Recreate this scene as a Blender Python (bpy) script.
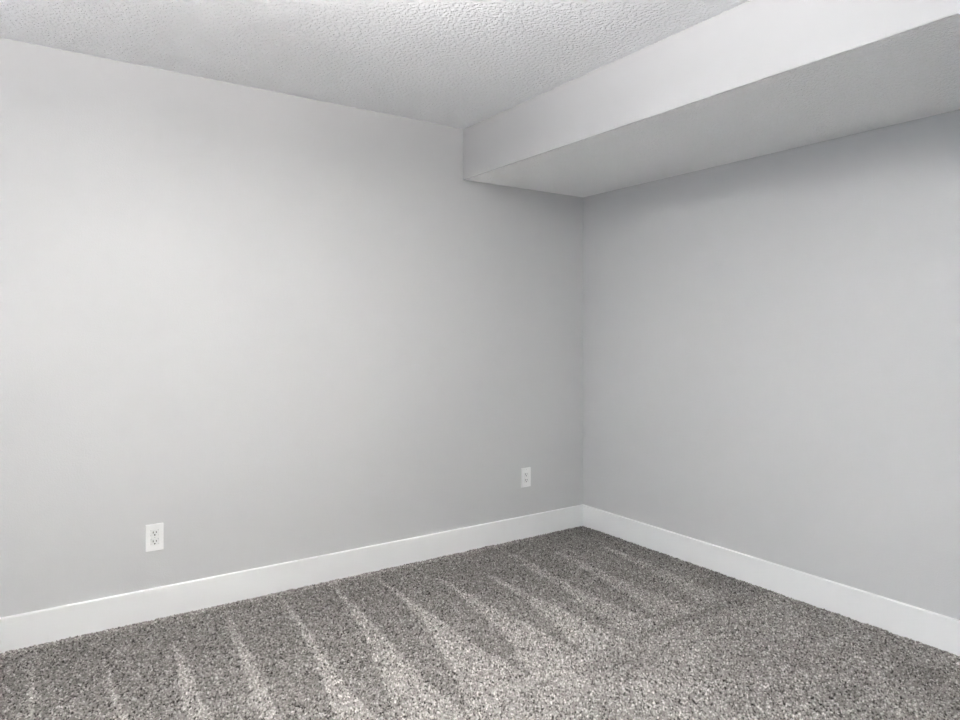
import bpy, bmesh, math
import numpy as np
from mathutils import Vector, Matrix

for o in list(bpy.data.objects):
    bpy.data.objects.remove(o)
SC = bpy.context.scene
COL = SC.collection

# ---------------------------------------------------------------- camera
CAM_POS = (-3.0662, -3.3039, 1.2787)
cd = bpy.data.cameras.new('camera')
cam = bpy.data.objects.new('camera', cd)
COL.objects.link(cam)
cam.location = CAM_POS
cam.rotation_euler = (math.radians(90), 0, math.radians(-34.25))
cd.sensor_width = 36.0
cd.lens = 680.0 / 960.0 * 36.0
cd.shift_y = -30.0 / 960.0
cd.clip_start = 0.05
SC.camera = cam

# ---------------------------------------------------------------- view, world, lights
SC.view_settings.view_transform = 'Standard'
SC.view_settings.look = 'None'
SC.view_settings.gamma = 1.0
SC.view_settings.use_curve_mapping = False
SC.view_settings.exposure = 4.95

SKY_S = 0.01
world = bpy.data.worlds.new('world')
SC.world = world
world.use_nodes = True
world.node_tree.nodes['Background'].inputs[0].default_value = (0.75, 0.86, 1.0, 1)
world.node_tree.nodes['Background'].inputs[1].default_value = SKY_S

X0, Y0, H = -4.3, -4.5, 2.44          # room: x from X0 to 0, y from Y0 to 0
BULB_W, DOOR_FILL_W, WIN_FILL_W, CEIL_FILL_W = 27.0, 1.0, 31.0, 100.0
LOW_FILL_W, LEFT_FILL_W = 28.0, 10.0

def area(name, loc, rot, sx, sy, watts, color):
    l = bpy.data.lights.new(name, 'AREA')
    l.shape = 'RECTANGLE'
    l.size, l.size_y, l.energy, l.color = sx, sy, watts / 32.0, color
    o = bpy.data.objects.new(name, l)
    o.location, o.rotation_euler = loc, rot
    COL.objects.link(o)
    return o

# flush ceiling lamp above and in front of the camera
bl = bpy.data.lights.new('ceiling_bulb', 'POINT')
bl.energy, bl.color, bl.shadow_soft_size = BULB_W / 32.0, (1.0, 0.985, 0.965), 0.085
bo = bpy.data.objects.new('ceiling_bulb', bl)
bo.location = (-2.65, -2.08, 2.345)
COL.objects.link(bo)
# cool fill light added outside the unseen window in the far left wall
area('window_fill', (X0 - 0.22, -3.0, 1.2), (0, math.radians(-90), 0), 1.7, 1.7, WIN_FILL_W, (0.72, 0.84, 1.0))
# fill light added outside the unseen door in the wall behind the camera
area('door_fill', (-2.4, Y0 - 0.22, 1.05), (math.radians(90), 0, 0), 2.2, 2.0, DOOR_FILL_W, (1.0, 0.99, 0.97))
# low panel added outside that door, aimed up to brighten the ceiling
area('low_fill', (-2.4, Y0 - 0.45, 0.25), (math.radians(90 + 40), 0, 0), 2.2, 0.6, LOW_FILL_W, (1.0, 0.99, 0.97))
# unseen uplight added in the far left part, with no lamp body
area('left_fill', (-3.9, -1.2, 1.75), (math.radians(180), 0, 0), 0.3, 0.3, LEFT_FILL_W, (0.98, 0.985, 1.0))
# panel added beside the lamp, aimed up to brighten the ceiling round it
area('ceiling_fill', (-2.48, -2.08, 2.20), (math.radians(180), 0, 0), 0.3, 0.3, CEIL_FILL_W, (1.0, 0.985, 0.965))

# ---------------------------------------------------------------- helpers
def mat(name):
    m = bpy.data.materials.new(name)
    m.use_nodes = True
    nt = m.node_tree
    return m, nt, nt.nodes['Principled BSDF']

def paint(name, col, rough, scale=0, strength=0, dist=0.001, detail=3.0, spec=0.3, ramp=None):
    m, nt, b = mat(name)
    b.inputs['Base Color'].default_value = (*col, 1)
    b.inputs['Roughness'].default_value = rough
    b.inputs['Specular IOR Level'].default_value = spec
    if scale:
        tc = nt.nodes.new('ShaderNodeTexCoord')
        n = nt.nodes.new('ShaderNodeTexNoise')
        n.inputs['Scale'].default_value = scale
        n.inputs['Detail'].default_value = detail
        bp = nt.nodes.new('ShaderNodeBump')
        bp.inputs['Strength'].default_value = strength
        bp.inputs['Distance'].default_value = dist
        nt.links.new(tc.outputs['Object'], n.inputs['Vector'])
        src = n.outputs['Fac']
        if ramp:
            r = nt.nodes.new('ShaderNodeMapRange')
            r.interpolation_type = 'SMOOTHSTEP'
            r.inputs['From Min'].default_value, r.inputs['From Max'].default_value = ramp
            nt.links.new(src, r.inputs['Value'])
            src = r.outputs['Result']
        nt.links.new(src, bp.inputs['Height'])
        nt.links.new(bp.outputs['Normal'], b.inputs['Normal'])
    return m

def add_box(bm, x0, x1, y0, y1, z0, z1):
    vs = [bm.verts.new((x, y, z)) for x in (x0, x1) for y in (y0, y1) for z in (z0, z1)]
    for f in ((0, 1, 3, 2), (4, 6, 7, 5), (0, 4, 5, 1), (2, 3, 7, 6), (0, 2, 6, 4), (1, 5, 7, 3)):
        bm.faces.new([vs[i] for i in f])
    return vs

def link(name, bm, m, parent=None, kind=None, bevel=0, seg=2, smooth=False):
    bmesh.ops.recalc_face_normals(bm, faces=bm.faces[:])
    me = bpy.data.meshes.new(name)
    bm.to_mesh(me); bm.free()
    me.materials.append(m)
    if smooth:
        for p in me.polygons: p.use_smooth = True
    o = bpy.data.objects.new(name, me)
    COL.objects.link(o)
    if parent: o.parent = parent
    if kind: o['kind'] = kind
    if bevel:
        md = o.modifiers.new('bevel', 'BEVEL')
        md.width, md.segments, md.limit_method = bevel, seg, 'ANGLE'
        md.harden_normals = False
    return o

def box_obj(name, dims, m, **k):
    bm = bmesh.new(); add_box(bm, *dims)
    return link(name, bm, m, **k)

# ---------------------------------------------------------------- materials
M_WALL = paint('grey_wall_paint', (0.56, 0.56, 0.56), 0.55, 190, 0.6, 0.0016, 2.0)
M_SOFF = paint('soffit_paint', (0.515, 0.515, 0.515), 0.6, 260, 0.3, 0.001, 2.0)
M_CEIL = paint('knockdown_ceiling', (0.92, 0.925, 0.935), 0.8, 64, 1.0, 0.0045, 3.0, 0.2, ramp=(0.36, 0.62))
M_TRIM = paint('white_trim_paint', (0.81, 0.81, 0.805), 0.35, spec=0.45)
M_PLATE = paint('white_plastic', (0.83, 0.83, 0.82), 0.3, spec=0.5)
M_PLASTIC = paint('white_receptacle_plastic', (0.79, 0.79, 0.78), 0.35, spec=0.5)
M_SLOT = paint('dark_slot', (0.02, 0.02, 0.02), 0.6)
M_STEEL = paint('screw_metal', (0.6, 0.6, 0.58), 0.35)
M_STEEL.node_tree.nodes['Principled BSDF'].inputs['Metallic'].default_value = 0.7

def glass():
    m, nt, b = mat('window_glass')
    t = nt.nodes.new('ShaderNodeBsdfTransparent'); g = nt.nodes.new('ShaderNodeBsdfGlossy')
    g.inputs['Roughness'].default_value = 0.02
    fr = nt.nodes.new('ShaderNodeFresnel'); mx = nt.nodes.new('ShaderNodeMixShader')
    nt.links.new(fr.outputs[0], mx.inputs[0]); nt.links.new(t.outputs[0], mx.inputs[1]); nt.links.new(g.outputs[0], mx.inputs[2])
    nt.links.new(mx.outputs[0], nt.nodes['Material Output'].inputs['Surface'])
    return m
M_GLASS = glass()

# ---------------------------------------------------------------- carpeted floor
# vacuum strokes: tongues of pile brushed the light way, in metres on the floor
LIGHT = [
 [(-3.034, -0.089), (-3.014, -0.103), (-3.012, -0.9), (-3.04, -1.2), (-3.05, -1.2), (-3.036, -0.627)],
 [(-2.791, -0.30), (-2.778, -0.31), (-2.762, -0.811), (-2.77, -1.2), (-2.84, -1.2), (-2.810, -0.784)],
 [(-2.541, -0.25), (-2.526, -0.28), (-2.523, -0.596), (-2.535, -0.961), (-2.54, -1.3), (-2.66, -1.3), (-2.613, -0.922), (-2.579, -0.586)],
 [(-2.298, -0.06), (-2.278, -0.08), (-2.290, -0.519), (-2.345, -1.088), (-2.35, -1.35), (-2.50, -1.35), (-2.420, -1.051), (-2.355, -0.594)],
 [(-2.037, -0.05), (-2.013, -0.081), (-2.025, -0.406), (-2.060, -0.719), (-2.086, -0.993), (-2.08, -1.35), (-2.26, -1.35), (-2.206, -1.199), (-2.136, -0.861), (-2.075, -0.485)],
 [(-1.762, -0.083), (-1.751, -0.146), (-1.796, -0.667), (-1.824, -0.974), (-1.840, -1.302), (-1.84, -1.45), (-2.06, -1.45), (-2.040, -1.30), (-1.958, -1.053), (-1.893, -0.805), (-1.834, -0.515)],
 [(-1.542, -0.117), (-1.523, -0.147), (-1.52, -0.431), (-1.530, -0.744), (-1.534, -1.032), (-1.50, -1.40), (-1.80, -1.441), (-1.788, -1.347), (-1.73, -1.164), (-1.695, -1.011), (-1.603, -0.722), (-1.562, -0.46)],
 [(-1.274, -0.317), (-1.263, -0.358), (-1.265, -0.543), (-1.247, -0.825), (-1.23, -1.012), (-1.236, -1.40), (-1.52, -1.40), (-1.465, -1.226), (-1.389, -1.053), (-1.352, -0.818), (-1.311, -0.574)],
 [(-1.042, -0.40), (-1.024, -0.43), (-1.021, -0.764), (-1.006, -0.895), (-1.007, -1.133), (-0.983, -1.36), (-1.23, -1.388), (-1.2, -1.287), (-1.131, -0.981), (-1.078, -0.762)],
 [(-0.763, -0.155), (-0.729, -0.157), (-0.735, -0.395), (-0.768, -0.791), (-0.781, -1.041), (-0.738, -1.32), (-0.96, -1.343), (-0.952, -1.305), (-0.912, -1.093), (-0.851, -0.797), (-0.794, -0.456)],
 [(-0.512, -0.30), (-0.481, -0.30), (-0.493, -0.482), (-0.518, -0.891), (-0.49, -1.162), (-0.48, -1.30), (-0.72, -1.30), (-0.663, -1.101), (-0.604, -0.855), (-0.553, -0.546)],
 [(-0.224, -0.40), (-0.199, -0.41), (-0.205, -0.659), (-0.215, -0.88), (-0.227, -1.16), (-0.24, -1.27), (-0.44, -1.27), (-0.35, -1.076), (-0.278, -0.726)],
]

def smooth01(t):
    t = np.clip(t, 0, 1); return t * t * (3 - 2 * t)

def value_noise(x, y, cell, seed):
    r = np.random.RandomState(seed); g = r.rand(97, 97)
    u, v = x / cell, y / cell
    iu, iv = np.floor(u).astype(int), np.floor(v).astype(int)
    fu, fv = smooth01(u - iu), smooth01(v - iv)
    a = g[iu % 97, iv % 97]; b = g[(iu + 1) % 97, iv % 97]
    c = g[iu % 97, (iv + 1) % 97]; d = g[(iu + 1) % 97, (iv + 1) % 97]
    return (a * (1 - fu) + b * fu) * (1 - fv) + (c * (1 - fu) + d * fu) * fv

def poly_sd(px, py, poly):
    n = len(poly); d = np.full(px.shape, 1e9); ins = np.zeros(px.shape, bool)
    for i in range(n):
        ax, ay = poly[i]; bx, by = poly[(i + 1) % n]
        ex, ey = bx - ax, by - ay
        wx, wy = px - ax, py - ay
        t = np.clip((wx * ex + wy * ey) / (ex * ex + ey * ey), 0, 1)
        d = np.minimum(d, np.hypot(wx - ex * t, wy - ey * t))
        c = ((ay > py) != (by > py)) & (px < ex * (py - ay) / (ey + 1e-12) + ax)
        ins ^= c
    return np.where(ins, d, -d)

def nap_field(x, y):
    # 0 = pile brushed the dark way, 1 = the light way
    wx = x + (value_noise(x, y, 0.05, 5) - 0.5) * 0.013
    wy = y + (value_noise(x, y, 0.06, 6) - 0.5) * 0.03
    nap = 0.12 + 0.10 * value_noise(x, y, 0.22, 7) + 0.05 * value_noise(x, y, 0.06, 8)
    # a brushed band of mixed direction beyond the ends of the strokes
    end = -1.33 - 0.06 * smooth01((-x - 1.2) / 0.8)
    open_ = smooth01((end - wy) / 0.10 + 0.5)
    base = 0.64 + 0.08 * smooth01((-x - 0.95) / 0.5) + 0.26 * (value_noise(x, y, 0.20, 9) - 0.5) + 0.22 * (value_noise(x, y, 0.07, 10) - 0.5)
    nap = nap * (1 - open_) + base * open_
    # strokes fade gradually: pile gets lighter away from the wall
    nap += 0.16 * smooth01((-y - 0.3) / 1.0) * (1 - open_)
    for k, p in enumerate(LIGHT):
        sd = poly_sd(wx, wy, p) - (0.007 if k < 5 else 0.0)
        f = smooth01(sd / 0.019 + 0.55) * (0.65 + 0.35 * smooth01((-y - 0.1) / 0.5))
        lev = 0.92 if k < 9 else 0.74
        nap = nap * (1 - f) + np.maximum(nap, lev) * f
    # ridge where the strokes meet the cross pass
    r = np.exp(-((wy - end + 0.01) / 0.018) ** 2) * smooth01((x + 1.3) / 0.2)
    nap -= 0.35 * r
    # edge along the left-hand wall that the vacuum never reached, and the darker turn beside it
    nap += 0.42 * smooth01((y + 0.075) / 0.03) * smooth01((-x - 0.2) / 0.5)
    # foot-brushed patches
    for cx, cy, rx, ry, s in ((-0.26, -2.15, .11, .10, -.40), (-0.42, -2.35, .10, .16, -.3), (-0.75, -1.72, .16, .07, -.15),
                              (-1.07, -1.47, .12, .05, -.25), (-0.30, -1.38, .14, .04, -.2), (-1.40, -1.62, .1, .06, -.2)):
        nap += s * np.exp(-((wx - cx) / rx) ** 2 - ((wy - cy) / ry) ** 2)
    return np.clip(nap, 0, 1)

def build_floor():
    S = 0.0030
    xs = np.arange(-3.55, 0.0 + S, S); ys = np.arange(-2.95, 0.0 + S, S)
    # coarser margins reach the other walls
    xs = np.concatenate([np.linspace(X0, -3.55 - 0.02, 30), xs]); ys = np.concatenate([np.linspace(Y0, -2.95 - 0.02, 50), ys])
    nx, ny = len(xs), len(ys)
    GX, GY = np.meshgrid(xs, ys, indexing='ij')
    x, y = GX.ravel(), GY.ravel()
    nap = nap_field(x, y)
    C = 0.0060                                            # tuft spacing
    rs = np.random.RandomState(3)
    NI, NJ = 790, 790
    jx = rs.rand(NI, NJ); jy = rs.rand(NI, NJ); th = rs.rand(NI, NJ); tt = rs.rand(NI, NJ)
    ci, cj = np.floor((x - X0) / C).astype(int), np.floor((y - Y0) / C).astype(int)
    best = np.full(x.shape, 1e9); bh = np.zeros(x.shape); bt = np.zeros(x.shape)
    for di in (-1, 0, 1):
        for dj in (-1, 0, 1):
            i, j = (ci + di) % NI, (cj + dj) % NJ
            dx = x - X0 - (ci + di + jx[i, j]) * C; dy = y - Y0 - (cj + dj + jy[i, j]) * C
            d = np.hypot(dx, dy)
            m = d < best
            best = np.where(m, d, best); bh = np.where(m, th[i, j], bh); bt = np.where(m, tt[i, j], bt)
    dome = 1 - np.clip(best / (C * 0.72), 0, 1) ** 2
    r2 = np.random.RandomState(11).rand(x.size)
    z = -0.0025 + 0.0100 * dome * (0.35 + 0.65 * bh) + 0.0030 * (r2 - 0.5)
    z += 0.004 * (value_noise(x, y, 0.03, 12) - 0.5)
    lean = (nap - 0.5) * 0.006 * dome
    X = x; Y = y + lean
    X = np.clip(X, X0, 0.0); Y = np.clip(Y, Y0, 0.0)
    co = np.stack([X, Y, z], 1).astype(np.float32)
    idx = np.arange(nx * ny).reshape(nx, ny)
    q = np.stack([idx[:-1, :-1], idx[1:, :-1], idx[1:, 1:], idx[:-1, 1:]], -1).reshape(-1, 4)
    me = bpy.data.meshes.new('floor')
    me.vertices.add(len(co)); me.vertices.foreach_set('co', co.ravel())
    me.loops.add(q.size); me.loops.foreach_set('vertex_index', q.ravel().astype(np.int32))
    me.polygons.add(len(q)); me.polygons.foreach_set('loop_start', np.arange(0, q.size, 4, dtype=np.int32))
    me.update(calc_edges=True)
    me.polygons.foreach_set('use_smooth', np.ones(len(q), bool))
    for n, v in (('nap', nap), ('yarn', np.clip(0.5 + (0.65 * bt + 0.35 * r2 - 0.5) * 1.3, 0, 1))):
        a = me.attributes.new(n, 'FLOAT', 'POINT'); a.data.foreach_set('value', v.astype(np.float32))
    m, nt, b = mat('heathered_grey_carpet')
    b.inputs['Roughness'].default_value = 0.95
    b.inputs['Specular IOR Level'].default_value = 0.1
    an = nt.nodes.new('ShaderNodeAttribute'); an.attribute_name = 'nap'
    ay = nt.nodes.new('ShaderNodeAttribute'); ay.attribute_name = 'yarn'
    r1 = nt.nodes.new('ShaderNodeValToRGB')                 # yarn tones, heathered
    e = r1.color_ramp.elements
    e[0].position, e[0].color = 0.0, (0.012, 0.011, 0.010, 1)
    e[1].position, e[1].color = 1.0, (0.64, 0.61, 0.58, 1)
    for p, c in ((0.14, (0.050, 0.045, 0.041, 1)), (0.28, (0.180, 0.167, 0.156, 1)), (0.6, (0.262, 0.246, 0.231, 1)), (0.81, (0.38, 0.357, 0.337, 1))):
        n = e.new(p); n.color = c
    nt.links.new(ay.outputs['Fac'], r1.inputs['Fac'])
    mr = nt.nodes.new('ShaderNodeMapRange')
    mr.inputs['To Min'].default_value, mr.inputs['To Max'].default_value = 0.69, 1.36
    nt.links.new(an.outputs['Fac'], mr.inputs['Value'])
    mul = nt.nodes.new('ShaderNodeVectorMath'); mul.operation = 'SCALE'
    nt.links.new(r1.outputs['Color'], mul.inputs[0]); nt.links.new(mr.outputs['Result'], mul.inputs['Scale'])
    nt.links.new(mul.outputs['Vector'], b.inputs['Base Color'])
    me.materials.append(m)
    o = bpy.data.objects.new('floor', me); COL.objects.link(o)
    o['kind'] = 'structure'
build_floor()
box_obj('floor_slab', (X0 - .12, .12, Y0 - .12, .12, -0.16, -0.03), M_WALL, kind='structure')

# ---------------------------------------------------------------- walls, ceiling, soffit
T = 0.12
box_obj('wall_left', (X0 - T, T, 0, T, -0.03, H + 0.02), M_WALL, kind='structure')
box_obj('wall_right', (0, T, Y0 - T, 0, -0.03, H + 0.02), M_WALL, kind='structure')
bm = bmesh.new()
add_box(bm, X0 - T, -3.55, Y0 - T, Y0, -0.03, H + 0.02)
add_box(bm, -1.25, 0, Y0 - T, Y0, -0.03, H + 0.02)
add_box(bm, -3.55, -1.25, Y0 - T, Y0, 2.1, H + 0.02)
add_box(bm, -3.55, -1.25, Y0 - T, Y0, -0.03, 0.02)
link('wall_rear', bm, M_WALL, kind='structure')
# unseen glazed sliding door, added to let the rear fill light in
bm = bmesh.new()
ya, yb = Y0 - T + .02, Y0 + .012
for x0, x1 in ((-3.55, -3.49), (-2.44, -2.36), (-1.31, -1.25)): add_box(bm, x0, x1, ya, yb, 0.02, 2.1)
add_box(bm, -3.49, -1.31, ya, yb, 2.04, 2.1); add_box(bm, -3.49, -1.31, ya, yb, 0.02, 0.08)
door = link('added_door', bm, M_TRIM, kind='structure')
for x0, x1 in ((-3.49, -2.44), (-2.36, -1.31)):
    box_obj('door_pane', (x0, x1, Y0 - .06, Y0 - .055, .08, 2.04), M_GLASS, parent=door)
WY0, WY1, WZ0, WZ1 = -3.9, -2.1, 0.25, 2.10  # unseen window, added so the cool side fill can enter
bm = bmesh.new()
add_box(bm, X0 - T, X0, Y0, WY0, -0.03, H + 0.02)
add_box(bm, X0 - T, X0, WY1, 0, -0.03, H + 0.02)
add_box(bm, X0 - T, X0, WY0, WY1, -0.03, WZ0)
add_box(bm, X0 - T, X0, WY0, WY1, WZ1, H + 0.02)
link('wall_far_left', bm, M_WALL, kind='structure')
bm = bmesh.new()
xa, xb = X0 - T + 0.02, X0 + 0.012
add_box(bm, xa, xb, WY0, WY0 + .05, WZ0, WZ1); add_box(bm, xa, xb, WY1 - .05, WY1, WZ0, WZ1)
add_box(bm, xa, xb, WY0, WY1, WZ0, WZ0 + .05); add_box(bm, xa, xb, WY0, WY1, WZ1 - .05, WZ1)
add_box(bm, xa, xb - .03, -3.02, -2.98, WZ0 + .05, WZ1 - .05)
win = link('added_window', bm, M_TRIM, kind='structure')
box_obj('window_pane', (X0 - .075, X0 - .07, WY0 + .05, WY1 - .05, WZ0 + .05, WZ1 - .05), M_GLASS, parent=win)

box_obj('ceiling', (X0 - T, T, Y0 - T, T, H, H + 0.12), M_CEIL, kind='structure')
M_SUND = paint('textured_soffit_underside', (0.93, 0.93, 0.93), 0.8, 100, 0.8, 0.004, 3.0, 0.2, ramp=(0.4, 0.62))
sof = box_obj('ceiling_soffit', (-0.936, 0, Y0, 0, 2.146, H), M_SOFF, kind='structure', bevel=0.005)
sof.modifiers['bevel'].material = 0
sof.data.materials.append(M_SUND)
for p in sof.data.polygons:
    if p.normal.z < -0.9: p.material_index = 1

# ---------------------------------------------------------------- baseboards
def baseboard(name, a, b, nrm):
    # extruded profile: flat board with an eased top edge
    prof = [(0, -0.012), (0.016, -0.012), (0.016, 0.1345), (0.0150, 0.136), (0, 0.137)]
    bm = bmesh.new()
    a, b, n = Vector((*a, 0)), Vector((*b, 0)), Vector((*nrm, 0))
    d = (b - a).normalized()
    rows = []
    for base, s in ((a, 1), (b, -1)):
        rows.append([bm.verts.new(base + n * p + d * (s * p) + Vector((0, 0, z))) for p, z in prof])   # mitred ends
    k = len(prof)
    for i in range(k):
        bm.faces.new([rows[0][i], rows[0][(i + 1) % k], rows[1][(i + 1) % k], rows[1][i]])
    bm.faces.new(rows[0]); bm.faces.new(rows[1][::-1])
    return link(name, bm, M_TRIM, kind='structure')
baseboard('baseboard_left', (X0, 0), (0, 0), (0, -1))
baseboard('baseboard_right', (0, 0), (0, Y0), (-1, 0))
baseboard('baseboard_rear', (0, Y0), (-1.25, Y0), (0, 1))
baseboard('baseboard_rear', (-3.55, Y0), (X0, Y0), (0, 1))
baseboard('baseboard_far_left', (X0, Y0), (X0, 0), (1, 0))

# ---------------------------------------------------------------- wall outlets (local: x along wall, -y out of the wall)
def empty(name, loc, label, cat):
    o = bpy.data.objects.new(name, None); COL.objects.link(o)
    o.location = loc; o.empty_display_size = 0.05
    o['label'] = label; o['category'] = cat; o['group'] = 'electrical outlets on the left wall'
    return o

def plate_bm(w, h, t, holes):
    # plate with bevelled rim and real openings; holes = list of (x0,x1,z0,z1)
    bm = bmesh.new()
    xs = sorted({-w / 2, w / 2, *[v for q in holes for v in q[:2]]}); zs = sorted({-h / 2, h / 2, *[v for q in holes for v in q[2:]]})
    vf, vb = {}, {}
    def V(d, x, z, y):
        if (x, z) not in d: d[(x, z)] = bm.verts.new((x, y, z))
        return d[(x, z)]
    inside = lambda x, z: any(q[0] < x < q[1] and q[2] < z < q[3] for q in holes)
    for i in range(len(xs) - 1):
        for j in range(len(zs) - 1):
            if inside((xs[i] + xs[i + 1]) / 2, (zs[j] + zs[j + 1]) / 2): continue
            c = ((xs[i], zs[j]), (xs[i + 1], zs[j]), (xs[i + 1], zs[j + 1]), (xs[i], zs[j + 1]))
            bm.faces.new([V(vf, *p, -t) for p in c]); bm.faces.new([V(vb, *p, 0) for p in c][::-1])
    for e in [e for e in bm.edges if e.is_boundary and abs(e.verts[0].co.y + t) < 1e-9]:
        a, b = e.verts
        bm.faces.new([a, b, vb[min(vb, key=lambda k: abs(k[0] - b.co.x) + abs(k[1] - b.co.z))], vb[min(vb, key=lambda k: abs(k[0] - a.co.x) + abs(k[1] - a.co.z))]])
    return bm

def disc(bm, cx, cz, r, y0, y1, n=24, flat=None):
    ring = [[], []]
    for k, y in enumerate((y0, y1)):
        for i in range(n):
            a = 2 * math.pi * i / n
            z = r * math.sin(a)
            if flat: z = max(-flat, min(flat, z))
            ring[k].append(bm.verts.new((cx + r * math.cos(a), y, cz + z)))
    for i in range(n):
        bm.faces.new([ring[0][i], ring[0][(i + 1) % n], ring[1][(i + 1) % n], ring[1][i]])
    bm.faces.new(ring[0]); bm.faces.new(ring[1][::-1])

def slots(rec, cz, y):
    for x, hh in ((-0.0064, 0.0042), (0.0064, 0.0035)):
        bm = bmesh.new(); add_box(bm, x - .0014, x + .0014, y - .0006, y, cz + .0035 - hh, cz + .0035 + hh)
        link('blade_slot', bm, M_SLOT, parent=rec)
    bm = bmesh.new(); disc(bm, 0, cz - .0080, .0030, y - .0006, y, 16)
    link('ground_hole', bm, M_SLOT, parent=rec)

def screw(root, z, y):
    bm = bmesh.new(); disc(bm, 0, z, .0032, y - .0010, y, 20)
    s = link('screw', bm, M_PLATE, parent=root)
    bm = bmesh.new(); add_box(bm, -.0026, .0026, y - .0013, y - .0010, z - .0004, z + .0004)
    link('screw_slot', bm, M_SLOT, parent=s)

W, HP, TP = 0.072, 0.118, 0.0070
# duplex outlet
r = empty('electrical_outlet', (-2.5625, 0, 0.361),
          'white duplex outlet with dark slots, low on the left part of the left wall', 'outlet')
h = [(-.0170, .0170, z - .0140, z + .0140) for z in (-.0195, .0195)]
link('wall_plate', plate_bm(W, HP, TP, h), M_PLATE, parent=r, bevel=0.0018, seg=3)
for z in (.0195, -.0195):
    bm = bmesh.new(); disc(bm, 0, z, .0174, -0.0083, -0.0005, 40, flat=.0142)
    rc = link('socket', bm, M_PLASTIC, parent=r, bevel=0.0006)
    slots(rc, z, -0.0083)
screw(r, 0.0, -TP)
# decorator outlet
r = empty('electrical_outlet', (-0.4775, 0, 0.372),
          'small white wall outlet with one rectangular insert, near the corner under the soffit', 'outlet')
link('wall_plate', plate_bm(W, HP, TP, [(-.0168, .0168, -.0335, .0335)]), M_PLATE, parent=r, bevel=0.0018, seg=3)
bm = bmesh.new(); add_box(bm, -.0160, .0160, -.0075, -.0005, -.0327, .0327)
rc = link('socket', bm, M_PLASTIC, parent=r, bevel=0.0006)
for z in (.0180, -.0180): slots(rc, z, -0.0075)
screw(r, 0.0485, -TP); screw(r, -0.0485, -TP)
